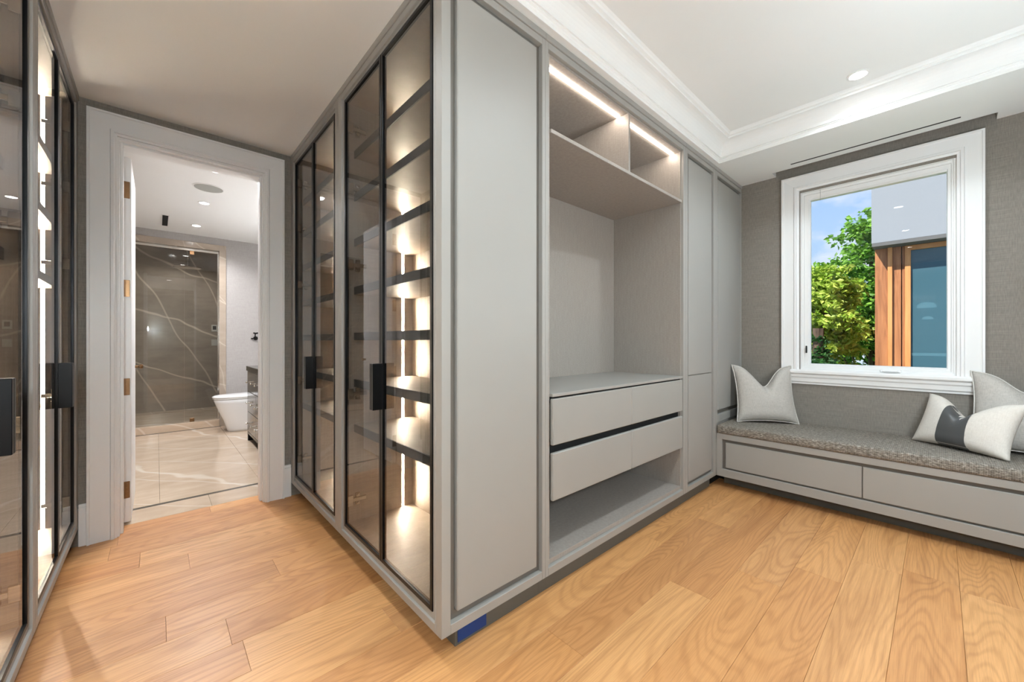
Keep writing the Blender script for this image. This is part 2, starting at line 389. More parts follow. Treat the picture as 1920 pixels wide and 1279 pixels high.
part('pocket_side', G().box(PX-.02, PX-.001, PY0, PY1, ZT+.05, ZT+.14).box(PX-.02, XW, PY0-.02, PY0-.001, ZT+.05, ZT+.14).box(PX-.02, XW, PY1+.001, PY1+.02, ZT+.05, ZT+.14), 'grasscloth', ce)
prof = [(-.006, ZT-.002), (.003, ZT-.002), (.003, ZT+.012), (.006, ZT+.016), (.006, ZT+.024), (.014, ZT+.028), (.014, ZT+.034)]
for k in range(9):
    t = k/8*PI/2; prof.append((.022+.078*(1-math.cos(t)), ZT+.034+.092*math.sin(t)))
prof += [(.104, ZT+.126), (.104, ZT+.138), (.118, ZT+.142), (.122, ZT+.152), (.132, ZTRAY)]
g = G().loft([lambda o, d: (TX0+o, TY0+o, d), lambda o, d: (TX1-o, TY0+o, d), lambda o, d: (TX1-o, TY1-o, d), lambda o, d: (TX0+o, TY1-o, d)], prof, True)
tr = struct('trim_1', g, 'ceiling_white', 'white cove moulding around the raised tray ceiling')
sl = thing('linear_diffuser', 'long thin dark air slot in the soffit above the window', 'air vent', (SX0, SY0, ZT))
boxp('slot_box', 'slot_dark', sl, SX0+.0005, SX1-.0005, SY0+.0005, SY1-.0005, ZT+.0005, ZT+.045)

# ------------------------------------------------------------------ window
wr = sroot('window_1', (XW, .35, WZ0), 'white casement window with wide stepped casing')
oy0, oy1, ozb, ozt = -.203, .914, .962, 2.583
cp = [(0, 0), (0, .030), (.010, .030), (.014, .024), (.020, .022), (.086, .016), (.090, .026), (.104, .026), (.108, .016), (.122, .012), (.122, -.02)]
corner = [lambda o, d: (XW-d, oy1-o, ozb), lambda o, d: (XW-d, oy1-o, ozt-o), lambda o, d: (XW-d, oy0+o, ozt-o), lambda o, d: (XW-d, oy0+o, ozb)]
part('casing', G().loft(corner, cp), 'paint_white', wr)
# stepped frame and sash, all four sides: each rectangle is (y0, y1, z0, z1, x)
def rects(L):
    g = G(); R = [[g.b.verts.new(p) for p in ((x, a, c), (x, b, c), (x, b, d), (x, a, d))] for a, b, c, d, x in L]
    for A, B in zip(R, R[1:]):
        for k in range(4): g.b.faces.new((A[k], A[(k+1) % 4], B[(k+1) % 4], B[k]))
    return g
part('window_frame', rects([(-.0815, .7925, .9615, 2.4615, XW-.010), (-.0815, .7925, .9615, 2.4615, XW+.012), (-.068, .778, .974, 2.440, XW+.012), (-.068, .778, .974, 2.440, XW+.026),
     (-.0575, .765, .986, 2.421, XW+.026), (-.0575, .765, .986, 2.421, XW+.034)]), 'paint_white', wr)
part('sash', rects([(-.0570, .7645, .9865, 2.4205, XW+.030), (-.0565, .764, .987, 2.420, XW+.036), (-.041, .738, 1.004, 2.390, XW+.036), (-.036, .724, 1.012, 2.376, XW+.048),
     (-.036, .724, 1.012, 2.376, XW+.075), (-.0570, .7645, .9865, 2.4205, XW+.075)]), 'paint_white', wr)
part('outer_frame', G().box(XW+.076, XW+.199, WY0+.001, -.05, WZ0+.001, WZ1-.001).box(XW+.076, XW+.199, .757, WY1-.001, WZ0+.001, WZ1-.001).box(XW+.076, XW+.199, -.05, .757, WZ1-.04, WZ1-.001).box(XW+.076, XW+.199, -.05, .757, WZ0+.001, WZ0+.04), 'paint_white', wr)
boxp('glass_pane', 'glass_clear', wr, XW+.056, XW+.062, -.0355, .7235, 1.0125, 2.3755)
part('sill', G().box(XW-.052, XW+.02, oy0-.045, oy1+.02, .926, .962, bev=.010), 'paint_white', wr)
ap = G()
app = [(XW-.002, .926), (XW-.034, .926), (XW-.034, .905), (XW-.026, .895), (XW-.024, .865), (XW-.014, .855), (XW-.014, .843), (XW-.002, .843)]
ya, yb = oy0+.005, oy1-.005
A = [ap.b.verts.new((x, ya+(.926-z)*.35, z)) for x, z in app]; B = [ap.b.verts.new((x, yb-(.926-z)*.35, z)) for x, z in app]
for k in range(len(app)): ap.b.faces.new((A[k], A[(k+1) % len(app)], B[(k+1) % len(app)], B[k]))
ap.b.faces.new(A); ap.b.faces.new(B)
part('apron', ap, 'paint_white', wr)
ck = G().box(XW+.0, XW+.032, .185, .30, .966, .988, bev=.006).box(XW-.012, XW+.004, .20, .285, .972, .982, bev=.004)
part('crank_handle', ck, 'paint_white', wr, 'folded white crank handle')
part('latch', G().box(XW+.01, XW+.022, .742, .752, 1.10, 1.16, bev=.002), 'slot_dark', wr, 'dark sash lock slot')
part('cord', G().tube([(XW+.016, .655, 2.44), (XW+.014, .654, 2.40), (XW+.014, .655, 2.352)], .0012, 6), 'steel', wr, 'short thin cord hanging from the frame')

# ------------------------------------------------------------------ fixtures of the place, and added fill lamps
def downlight(x, y, z, power, label, group, ang=150, r=.042, col=None):
    t = thing('recessed_light', label, 'ceiling light', (x, y, z), group)
    part('trim_ring', G().lathe((x, y, z), [(r+.012, -.0005), (r+.012, -.004), (r, -.006), (r-.004, -.001)], 28), 'paint_white', t)
    part('lens', G().cyl((x, y, z-.003), r-.004, .003, seg=24), 'lamp_face', t)
    L = bpy.data.lights.new('lamp', 'SPOT'); L.energy = power; L.spot_size = math.radians(ang); L.spot_blend = .6; L.shadow_soft_size = .035; L.color = col or LAMP_COL
    lo = bpy.data.objects.new('lamp', L); COL.objects.link(lo); lo.location = (x, y, z-.012)
for i, x in enumerate((3.095, 1.62, .18, -1.3)):  # the last two are unseen lamps added for more light
    downlight(x, .325, ZTRAY, P_ROOM, ['bright recessed downlight in the tray ceiling near the window', 'recessed downlight in the tray ceiling in front of the open dresser', 'recessed downlight in the tray ceiling at the corridor mouth', 'recessed downlight in the tray ceiling at the closet end'][i], 'tray ceiling downlights')
downlight(.22, 1.60, ZT, 11, 'recessed downlight in the corridor ceiling between the glass wardrobes', 'corridor downlight')  # unseen lamp added to brighten the corridor
for i, y in enumerate((4.12, 5.17, 6.25)):
    downlight(.37, y, ZT+.012, P_BATH, ['bathroom downlight next to the door head, nearest of three', 'bathroom downlight just beyond the round speaker grille', 'bathroom downlight closest to the shower'][i], 'bathroom ceiling downlights', col=(.97, .97, 1.0))
downlight(.2, 7.35, ZT+.012, 20, 'downlight inside the shower enclosure', 'shower downlight', col=(1, .96, .92))  # unseen lamp added to brighten the shower

# unseen fill lamps, opposite the dresser and over the vanity, added for the ceilings
for i, xx in enumerate((-.24, 2.40)):
    sc = thing('globe_sconce', ['opal globe sconce on the wall behind the camera, facing the corridor', 'opal globe sconce on the wall facing the open dresser'][i], 'wall light', (xx, YN, 1.52), 'globe sconces')
    part('globe', G().lathe((xx, YN+.13, 1.52), [(.002, -.09)]+[(.09*math.sin(k*PI/10), -.09*math.cos(k*PI/10)) for k in range(1, 10)]+[(.002, .09)], 24), 'opal_glow_bright' if i == 0 else 'opal_glow', sc, smooth=True)
    part('arm', G().tube([(xx, YN+.01, 1.40), (xx, YN+.08, 1.39), (xx, YN+.125, 1.405), (xx, YN+.13, 1.428)], .008, 8), 'chrome', sc)
    part('backplate', G().cyl((xx, YN+.0065, 1.40), .045, .012, 'y', 20), 'chrome', sc)
for i, yy in enumerate((4.35, 5.35)):  # hidden tube lamps added to brighten the bathroom
    sc = thing('wall_sconce', ['frosted tube sconce over the near end of the vanity', 'frosted tube sconce over the far end of the vanity'][i], 'wall light', (BXR-.04, yy, 1.8), 'vanity sconces')
    part('tube', G().lathe((BXR-.09, yy, 1.8), [(.01, -.2), (.045, -.19), (.045, .19), (.01, .2)], 16), 'sconce_glow', sc)
    part('bracket', G().box(BXR-.05, BXR-.001, yy-.03, yy+.03, 1.74, 1.86, bev=.003), 'chrome', sc)

# ------------------------------------------------------------------ right-hand run of grey cabinets (front plane y = YR)
FR, CHD, DOORD = YR, YR+.024, YR+.005     # frame front, channel depth, door face
def rail_frame(t, xa, xb, za, zb, wl, wr_, wb, wt):
    g = G()
    g.box(xa, xa+wl, FR, FR+.04, za, zb, bev=.0015).box(xb-wr_, xb, FR, FR+.04, za, zb, bev=.0015)
    g.box(xa+wl, xb-wr_, FR+.0002, FR+.04, za, za+wb, bev=.0015).box(xa+wl, xb-wr_, FR+.0002, FR+.04, zb-wt, zb, bev=.0015)
    return part('face_frame', g, 'paint_grey', t)
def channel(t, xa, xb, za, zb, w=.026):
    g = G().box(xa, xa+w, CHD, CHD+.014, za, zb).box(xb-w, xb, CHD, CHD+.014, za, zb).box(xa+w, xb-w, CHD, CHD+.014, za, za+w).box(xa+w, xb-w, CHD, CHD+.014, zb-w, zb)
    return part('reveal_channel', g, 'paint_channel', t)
def slab_door(t, xa, xb, za, zb, name='door'):
    return part(name, G().box(xa, xb, DOORD, DOORD+.02, za, zb, bev=.003), 'paint_grey', t)
def topkick(t, xa, xb):
    part('cornice', G().box(xa, xb, FR-.006, FR+.05, ZT-.03, ZT-.001, bev=.002), 'paint_grey', t)
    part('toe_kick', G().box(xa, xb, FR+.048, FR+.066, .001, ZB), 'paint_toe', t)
ZR0, ZR1 = ZB, ZT-.031

# end panel of the glass island
ep = thing('end_panel', 'tall blank grey end panel at the near corner of the glass wardrobe island', 'panel', (1.06, YR, 0))
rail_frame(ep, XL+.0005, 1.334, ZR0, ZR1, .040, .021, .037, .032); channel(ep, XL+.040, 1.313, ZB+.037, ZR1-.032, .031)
part('inset_panel', G().box(.847, 1.283, DOORD, DOORD+.024, .168, 2.541, bev=.004), 'paint_grey', ep)
part('cornice', G().box(XL-.004, 1.334, FR-.006, FR+.04, ZT-.03, ZT-.001, bev=.002), 'paint_grey', ep)
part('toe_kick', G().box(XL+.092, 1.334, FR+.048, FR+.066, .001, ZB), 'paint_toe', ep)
tp = tag(part('masking_tape', G().box(.876, 1.02, FR+.0445, FR+.0475, .012, .098, bev=.001), 'tape_blue'), 'strip of blue masking tape stuck on the toe kick by the near corner', 'tape')

# open dresser
od = thing('open_dresser', 'grey built-in dresser with open niche, two lit cubbies on top and four drawers', 'dresser', (2.07, YR, 0))
rail_frame(od, 1.3345, 2.82, ZR0, ZR1, .021, .038, .037, .032)
IX0, IX1, IY = 1.381, 2.771, 1.797
part('side_panel', G().box(1.356, IX0, FR+.018, IY, ZB+.037, 2.566), 'board_taupe', od)
part('side_panel', G().box(IX1, 2.781, FR+.018, IY, ZB+.037, 2.566), 'board_taupe', od)
part('back_panel', G().box(1.356, 2.79, IY, IY+.015, ZB+.037, 2.58), 'board_taupe', od)
part('top_panel', G().box(IX0, IX1, FR+.018, IY, 2.553, 2.566), 'board_taupe', od)
part('bottom_panel', G().box(IX0, IX1, FR+.018, IY, .138, .162, bev=.001), 'board_taupe', od)
part('shelf', G().box(IX0, IX1, FR+.006, IY, 2.188, 2.207, bev=.0015), 'board_taupe', od)
part('divider', G().box(2.067, 2.085, FR+.008, IY, 2.2072, 2.5528, bev=.0015), 'board_taupe', od)
part('worktop', G().box(IX0, IX1, FR-.002, IY, .934, .950, bev=.002), 'paint_grey', od, 'glossy grey worktop')
for xa, xb in ((1.3855, 2.060), (2.090, 2.768)):
    part('led_strip', G().box(xa, xb, 1.300, 1.312, 2.547, 2.5525), 'led_white', od, 'glowing white light strip')
part('finger_channel', G().box(IX0+.001, IX1-.001, FR+.034, FR+.044, .655, .715), 'black_void', od, 'black finger-pull gap')
part('finger_channel', G().box(IX0+.001, IX1-.001, FR+.020, FR+.03, .918, .9335), 'black_void', od)
for za, zb in ((.703, .9245), (.439, .666)):
    for xa, xb in ((1.385, 2.0855), (2.0895, 2.768)):
        d = part('drawer', G().box(xa, xb, FR-.001, FR+.019, za, zb, bev=.004), 'paint_grey', od)
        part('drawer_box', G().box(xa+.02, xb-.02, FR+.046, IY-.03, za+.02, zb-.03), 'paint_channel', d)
topkick(od, 1.3345, 2.82)

# narrow tall cabinet with a short lower and a long upper door
tc_ = thing('tall_cabinet', 'narrow tall grey cabinet with a long upper and a short lower door', 'cabinet', (3.1, YR, 0))
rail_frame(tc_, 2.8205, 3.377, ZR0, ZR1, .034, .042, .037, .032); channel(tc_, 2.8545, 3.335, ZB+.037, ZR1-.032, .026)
slab_door(tc_, 2.881, 3.309, .165, .943); slab_door(tc_, 2.881, 3.309, .9475, 2.541)
topkick(tc_, 2.8205, 3.377)
part('carcass', G().box(2.83, 3.36, CHD+.016, 1.8, .11, 2.58), 'paint_grey', tc_)
# corner cabinet above the bench end
cc = thing('corner_cabinet', 'grey cabinet in the corner by the window, standing behind the bench end', 'cabinet', (3.7, YR, 0))
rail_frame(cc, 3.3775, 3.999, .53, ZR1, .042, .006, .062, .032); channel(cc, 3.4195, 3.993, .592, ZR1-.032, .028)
slab_door(cc, 3.447, 3.962, .625, 2.541)
part('lower_panel', G().box(3.40, 3.999, FR+.012, FR+.03, .11, .528), 'paint_grey', cc)
part('stile', G().box(3.3775, 3.42, FR, FR+.04, ZB, .5295, bev=.0015), 'paint_grey', cc)
part('cornice', G().box(3.3775, 3.999, FR-.006, FR+.05, ZT-.03, ZT-.001, bev=.002), 'paint_grey', cc)
part('carcass', G().box(3.39, 3.99, CHD+.016, 1.8, .11, 2.58), 'paint_grey', cc)

# ------------------------------------------------------------------ glass wardrobes
def wardrobe(label, xf, s, y0, y1, sa_, sb, shelves, depth, led_off, ymeet, group, floor_z=.168):
    """front plane x = xf, interior towards s*x, bay from y0 to y1 (frame included), sa_/sb = stile widths"""
    t = thing('glass_wardrobe', label, 'wardrobe', (xf, (y0+y1)/2, 0), group)
    X = lambda d: xf+s*d
    zt, zb = ZR1, ZB
    g = G().box(X(0), X(.03), y0, y0+sa_, zb, zt, bev=.0015).box(X(0), X(.03), y1-sb, y1, zb, zt, bev=.0015)
    g.box(X(.0002), X(.03), y0+sa_, y1-sb, zb, zb+.035, bev=.0015).box(X(.0002), X(.03), y0+sa_, y1-sb, zt-.032, zt, bev=.0015)
    part('face_frame', g, 'paint_grey', t)
    cw = .026
    ya, yb = y0+sa_, y1-sb; za, zc = zb+.035, zt-.032
    part('reveal_channel', G().box(X(.010), X(.028), ya, ya+cw, za, zc).box(X(.010), X(.028), yb-cw, yb, za, zc).box(X(.010), X(.028), ya+cw, yb-cw, za, za+cw).box(X(.010), X(.028), ya+cw, yb-cw, zc-cw*.6, zc), 'paint_grey', t)
    part('cornice', G().box(X(-.006), X(.05), y0, y1, ZT-.03, ZT-.001, bev=.002), 'paint_grey', t)
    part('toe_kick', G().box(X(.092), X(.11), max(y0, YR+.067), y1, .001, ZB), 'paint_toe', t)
    da, db, dz0, dz1 = ya+cw, yb-cw, za+cw, zc-cw*.6
    ia, ib_ = da-.004, db+.004
    # carcass
    part('side_panel', G().box(X(.031), X(depth), ia-.018, ia, floor_z-.03, dz1+.01), 'laminate', t)
    part('side_panel', G().box(X(.031), X(led_off-.0075), ib_, ib_+.018, floor_z-.03, dz1+.01).box(X(led_off+.0075), X(depth), ib_, ib_+.018, floor_z-.03, dz1+.01).box(X(led_off-.0075), X(led_off+.0075), ib_+.0125, ib_+.018, floor_z-.03, dz1+.01), 'laminate', t)
    part('back_panel', G().box(X(depth), X(depth+.012), ia-.018, ib_+.018, floor_z-.03, dz1+.01), 'laminate', t)
    part('top_panel', G().box(X(.031), X(depth), ia, ib_, dz1-.006, dz1+.012), 'laminate', t)
    part('bottom_panel', G().box(X(.031), X(depth), ia, ib_, floor_z-.03, floor_z), 'laminate', t)
    for z in shelves:
        sh = part('shelf', G().box(X(.070), X(depth-.001), ia+.001, ib_-.001, z-.040, z, bev=.001), 'laminate', t)
        part('shelf_edge', G().box(X(.062), X(.0695), ia+.001, ib_-.001, z-.042, z+.001, bev=.001), 'shelf_edge', sh)
    # vertical light strip let into the far side panel
    part('led_strip', G().box(X(led_off-.007), X(led_off+.007), ib_+.009, ib_+.012, floor_z+.002, dz1-.008), 'led_warm', t, 'glowing warm light strip')
    # two framed glass doors
    fw = .018
    for (a, b, hside) in ((da+.002, ymeet-.0015, 'a'), (ymeet+.0015, db-.002, 'b')):
        d = part('door', G().box(X(.006), X(.026), a, a+fw, dz0+.002, dz1-.002, bev=.001).box(X(.006), X(.026), b-fw, b, dz0+.002, dz1-.002, bev=.001)
                 .box(X(.006), X(.026), a+fw, b-fw, dz0+.002, dz0+.002+fw, bev=.001).box(X(.006), X(.026), a+fw, b-fw, dz1-.002-fw, dz1-.002, bev=.001), 'black_metal', t, 'slim black framed glass door')
        part('glass_pane', G().box(X(.012), X(.017), a+fw, b-fw, dz0+.002+fw, dz1-.002-fw), 'glass_smoke', d, 'smoked glass pane')
        hy = b-fw/2 if hside == 'a' else a+fw/2
        part('handle', G().box(X(-.040), X(.006), hy-.009, hy+.009, .880, 1.095, bev=.0015), 'black_metal', d, 'black bar pull')
        hw = a+fw if hside == 'a' else b-fw; q = 1 if hside == 'a' else -1
        for z in (2.40, 2.06, 1.63, .90, .30):
            part('hinge', G().box(X(.020), X(.050), hw-q*.010, hw+q*.006, z-.030, z+.030, bev=.002)        # cup plate at the frame
                 .box(X(.046), X(.125), hw-q*.016, hw+q*.002, z-.011, z+.011, bev=.002)                     # arm
                 .box(X(.066), X(.092), hw-q*.020, hw-q*.004, z-.034, z+.034, bev=.003)                     # mounting plate
                 .cyl((X(.079), hw-q*.003, z+.023), .007, .006, 'y', 10).cyl((X(.079), hw-q*.003, z-.023), .007, .006, 'y', 10), 'chrome', d)
    return t
SH = (2.285, 2.04, 1.782, 1.508, 1.246, .98, .722)
wardrobe('near glass-door wardrobe of the island, with glowing shelves beside the blank end panel', XL, 1, YR+.041, 2.331, .006, .053, SH, .43, .365, 1.769, 'glass wardrobes of the island')
wardrobe('glass-door wardrobe of the island next to the bathroom doorway', XL, 1, 2.3315, YD-.001, .053, .060, SH, .43, .365, 2.853, 'glass wardrobes of the island')
SL = (2.16, 1.85, 1.53)
wardrobe('left glass-door wardrobe next to the bathroom doorway, with a tall light strip', XC, -1, 2.307, YD-.001, .040, .055, SL, .40, .122, 2.835, 'left glass wardrobes')
wardrobe('left glass-door wardrobe cut by the photo edge, nearest the camera', XC, -1, YR+.0005, 2.3065, .05, .040, SL, .40, .122, 1.77, 'left glass wardrobes')
le = thing('end_panel', 'grey end panel of the left glass wardrobes', 'panel', (XC-.21, YR, 0))
part('inset_panel', G().box(XC-.42, XC, YR-.02, YR-.0005, .10, ZT-.001, bev=.002), 'paint_grey', le)

# ------------------------------------------------------------------ window bench
bn = thing('window_bench', 'low grey built-in bench with wide drawers under the window', 'bench', (3.7, .33, 0))
by0, by1 = YN+.001, YR-.002
g = G().box(XB, XB+.03, by0, by1, ZB, ZB+.062, bev=.0015).box(XB, XB+.03, by0, by1, .402, .448, bev=.0015).box(XB, XB+.03, by1-.040, by1, ZB+.062, .402).box(XB, XB+.03, by0, by0+.04, ZB+.062, .402)
part('face_frame', g, 'paint_grey', bn)
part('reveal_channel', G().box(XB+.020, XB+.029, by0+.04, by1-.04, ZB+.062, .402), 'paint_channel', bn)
part('top_board', G().box(XB+.03, XW-.001, by0, by1, .430, .448), 'paint_grey', bn)
for a, b in ((.340, 1.164), (by0+.066, .335)):
    part('drawer', G().box(XB+.004, XB+.0198, a, b, .175, .378, bev=.003), 'paint_grey', bn)
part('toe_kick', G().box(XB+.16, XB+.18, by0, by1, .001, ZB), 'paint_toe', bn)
part('bottom_board', G().box(XB+.03, XW-.01, by0, by1, ZB, ZB+.018), 'paint_grey', bn)

def rounded_slab(x0, x1, y0, y1, z0, z1, r, nx=8, ny=40, puff=.012):
    g = G(); bm = g.b
    bmesh.ops.create_cube(bm, size=1.0)
    for q in bm.verts: q.co = Vector((x0+(q.co.x+.5)*(x1-x0), y0+(q.co.y+.5)*(y1-y0), z0+(q.co.z+.5)*(z1-z0)))
    bmesh.ops.bevel(bm, geom=list(bm.edges), offset=r, segments=4, affect='EDGES', profile=.5)
    return g
bc = tag(part('bench_cushion', rounded_slab(XB-.012, XW-.003, by0+.003, by1-.003, .4485, .518, .016), 'weave', smooth=True, origin=(3.7, .33, .4485)), 'long grey tweed bench cushion under the window', 'cushion')

# ------------------------------------------------------------------ pillows
def pillow_pt(u, v, w, h, t, chop, side):
    k = .10
    x = w/2*u*(1-k*(1-abs(v)**2.2)); y = h/2*v*(1-k*.8*(1-abs(u)**2.2))
    th = t/2*max(0, (1-abs(u)**2.6))**.55*max(0, (1-abs(v)**2.6))**.55
    top = max(0, (v+.35)/1.35)
    notch = math.exp(-(u/.42)**2)
    y -= chop*notch*top**1.5
    z = side*th
    z -= .30*t*math.exp(-((u-.03)/.13)**2)*top**1.2*(1 if side > 0 else -.2)*(1-abs(v)**8)
    sag = max(0, -v-.6)/.4
    z += side*t*.10*sag*(1-u*u)*(1-abs(v)**6)
    return Vector((x, y, z))
def pillow_mesh(w, h, t, chop, n=36, u0=-1, u1=1, grow=0.0):
    g = G(); bm = g.b; us = [u0+(u1-u0)*i/n for i in range(n+1)]; vs = [-1+2*i/n for i in range(n+1)]
    f = lambda u: math.copysign(abs(u)**.85, u)
    for side in (1, -1):
        R = []
        for u in us:
            row = []
            for v in vs:
                p = pillow_pt(f(u), f(v), w, h, t, chop, side); p.z += side*grow; row.append(bm.verts.new(p))
            R.append(row)
        for i in range(n):
            for j in range(n):
                q = (R[i][j], R[i+1][j], R[i+1][j+1], R[i][j+1]); bm.faces.new(q if side > 0 else q[::-1])
    bmesh.ops.remove_doubles(bm, verts=bm.verts, dist=1e-5)
    return g
def edge_loop(w, h, t, chop, n=28):
    P = []
    for i in range(n): P.append(pillow_pt(-1+2*i/n, -1, w, h, t, chop, 0))
    for i in range(n): P.append(pillow_pt(1, -1+2*i/n, w, h, t, chop, 0))
    for i in range(n): P.append(pillow_pt(1-2*i/n, 1, w, h, t, chop, 0))
    for i in range(n): P.append(pillow_pt(-1, 1-2*i/n, w, h, t, chop, 0))
    return P
def pillow(name, label, mat, w, h, t, chop, base, normal, lean, roll=0, piping=None, band=None):
    """base = middle of the bottom seam, normal = horizontal facing direction, lean = tilt back"""
    r = thing(name, label, 'pillow', base)
    nrm = Vector((normal[0], normal[1], 0)).normalized(); xax = Vector((0, 0, 1)).cross(nrm).normalized()
    rot = Matrix((xax, Vector((0, 0, 1)), nrm)).transposed().to_4x4()          # local x=width, y=up, z=face normal
    r.rotation_euler = (rot @ Matrix.Rotation(-lean, 4, 'X') @ Matrix.Rotation(roll, 4, 'Z')).to_euler()
    def sub(nm, g, mt, lab=None):
        bmesh.ops.translate(g.b, verts=g.b.verts, vec=(0, h/2, 0))
        for f_ in g.b.faces: f_.smooth = True
        me = bpy.data.meshes.new(nm); bmesh.ops.recalc_face_normals(g.b, faces=g.b.faces); g.b.to_mesh(me); g.b.free(); me.materials.append(MATS[mt])
        o = bpy.data.objects.new(nm, me); COL.objects.link(o); o.parent = r
        if lab: o['label'] = lab
    sub('cover', pillow_mesh(w, h, t, chop), mat)
    if piping: sub('piping', G().tube(edge_loop(w, h, t, chop), .0045, 6, True), piping, 'pale whip-stitched edge piping')
    if band: sub('leather_band', pillow_mesh(w, h, t, chop, 30, band[0], band[1], .0018), 'leather', 'dark grey leather band')
    return r
pillow('throw_pillow', 'square grey linen pillow with pale piping, leaning in the corner by the grey cabinet', 'linen_grey', .46, .49, .17, .17, (3.745, .958, .521), (-.82, -.57), .28, 0, 'piping_linen')
pillow('lumbar_pillow', 'cream lumbar pillow with a dark leather band across the middle', 'linen_cream', .50, .35, .16, .12, (3.685, -.070, .521), (-.80, .60), .42, 0, None, (-.30, .22))
pillow('throw_pillow', 'square grey linen pillow cut by the right edge of the photo', 'linen_grey', .47, .50, .15, .11, (3.80, -.352, .521), (-.985, .17), .26, 0, 'piping_linen')

# ------------------------------------------------------------------ bathroom doorway
tr2 = sroot('trim_2', (.21, YD, 0), 'wide white stepped door casing')
dx0, dx1, dzt = -.302, .722, 2.578
dcp = [(0, 0), (0, .030), (.010, .030), (.014, .022), (.095, .016), (.100, .026), (.112, .026), (.116, .016), (.126, .012), (.126, -.004)]
part('casing', G().loft([lambda o, d: (dx0+o, YD-d, 0), lambda o, d: (dx0+o, YD-d, dzt-o), lambda o, d: (dx1-o, YD-d, dzt-o), lambda o, d: (dx1-o, YD-d, 0)], dcp), 'paint_white', tr2)
g = G().box(-.1795, -.166, YD+.001, YBF-.0005, 0, 2.4515).box(.586, .5995, YD+.001, YBF-.0005, 0, 2.4515).box(-.166, .586, YD+.001, YBF-.0005, 2.437, 2.4515)
g.box(-.166, -.152, YD+.04, YD+.10, 0, 2.437, bev=.002).box(.572, .586, YD+.04, YD+.10, 0, 2.437, bev=.002).box(-.152, .572, YD+.04, YD+.10, 2.423, 2.437, bev=.002)
part('jamb', g, 'paint_white', tr2)
dr = sroot('door_1', (-.165, YBF+.01, .012), 'white bathroom door swung fully open')
DY0 = YBF+.008
part('leaf', G().box(-.166, -.122, DY0, DY0+.70, .012, 2.405, bev=.002), 'paint_white', dr)
for z in (2.19, 1.545, .90, .225):
    part('hinge', G().box(-.170, -.128, DY0-.0035, DY0-.0003, z-.055, z+.055, bev=.0015).cyl((-.171, DY0-.005, z), .006, .11, 'z', 10)
         .cyl((-.141, DY0-.004, z+.038), .005, .003, 'y', 10).cyl((-.146, DY0-.004, z+.012), .005, .003, 'y', 10).cyl((-.141, DY0-.004, z-.014), .005, .003, 'y', 10).cyl((-.146, DY0-.004, z-.040), .005, .003, 'y', 10), 'bronze', dr, 'bronze door hinge')
part('door_knob', G().cyl((-.114, DY0+.64, 1.0), .011, .018, 'x', 14).lathe((-.105, DY0+.64, 1.0), [(.008, 0), (.016, .008), (.019, .018), (.014, .028), (.004, .031)], 16, 'x'), 'bronze', dr)
struct('baseboard_far', G().box(XC+.002, dx0-.0005, YD-.018, YD-.0005, 0, .225, bev=.003).box(XC+.002, dx0-.0005, YD-.012, YD-.0005, .225, .245, bev=.003)
       .box(dx1+.0005, XL-.002, YD-.018, YD-.0005, 0, .225, bev=.003).box(dx1+.0005, XL-.002, YD-.012, YD-.0005, .225, .245, bev=.003), 'paint_white', 'tall white baseboard beside the bathroom doorway')

# ------------------------------------------------------------------ bathroom
bf = struct('floor_bathroom', G().box(BXL, BXR, YBF-.01, YS+.02, -.06, -.012), 'inlay', 'polished beige marble bathroom floor')
ST0, ST1 = 3.845, 3.885
for (a, b) in ((-1.35, -.30), (-.30, .30), (.30, 1.5)):
    part('tile', G().box(a+.0006, b-.0006, YBF-.0105, ST0-.0006, -.012, 0, bev=.0006), 'marble_beige', bf, origin=(0, 0, 0))
part('inlay_strip', G().box(BXL, BXR, ST0, ST1, -.012, .0001), 'inlay', bf, 'dark marble border strip')
ys = [ST1, 5.05, 6.2, YS]
for i in range(3):
    for (a, b) in ((-1.35, -.62), (-.62, .02), (.02, .66), (.66, 1.5)):
        part('tile', G().box(a+.0006, b-.0006, ys[i]+.0006, ys[i+1]-.0006, -.012, 0, bev=.0006), 'marble_beige', bf, origin=(0, 0, 0))
BC = ZT+.012
struct('ceiling_bathroom', G().box(BXL-.1, BXR+.1, YBF, 8.1, BC, BC+.06), 'ceiling_white', 'white bathroom ceiling')
struct('wall_bathroom_right', G().box(BXR, BXR+.15, YBF, YS, 0, BC), 'grasscloth_pale', 'pale grasscloth wall on the right of the bathroom')
struct('wall_bathroom_left', G().box(BXL-.15, BXL, YBF, YS, 0, BC), 'grasscloth_pale', 'pale grasscloth wall on the left of the bathroom')
struct('baseboard_bathroom', G().box(BXL, BXL+.018, YBF, YS, 0, .16, bev=.003), 'paint_white', 'white baseboard on the left bathroom wall')
SXL, SXR, SZT = -1.15, .654, 2.435
struct('wall_bathroom_back', G().box(SXR+.079, BXR, YS, YS+.12, 0, 2.545).box(BXL, BXR, YS, YS+.12, 2.545, BC).box(BXL, SXL-.079, YS, YS+.12, 0, 2.545), 'grasscloth_pale', 'pale grasscloth wall beside the shower')
sf = struct('trim_3', G().box(SXR, SXR+.079, YS-.012, YS+.12, .0, 2.545, bev=.002).box(SXL-.079, SXL, YS-.012, YS+.12, 0, 2.545, bev=.002).box(SXL, SXR, YS-.012, YS+.12, 2.465, 2.545, bev=.002), 'marble_frame', 'beige marble frame around the shower')
SB = 8.02
struct('wall_shower_back', G().box(SXL-.3, SXR+.35, SB, SB+.1, 0, BC), 'marble_dark', 'dark veined marble wall at the back of the shower')
struct('wall_shower_right', G().box(SXR+.25, SXR+.35, YS+.12, SB, 0, BC), 'marble_dark', 'dark marble wall on the right of the shower')
struct('wall_shower_left', G().box(SXL-.3, SXL-.2, YS+.12, SB, 0, BC), 'marble_dark', 'dark marble wall on the left of the shower')
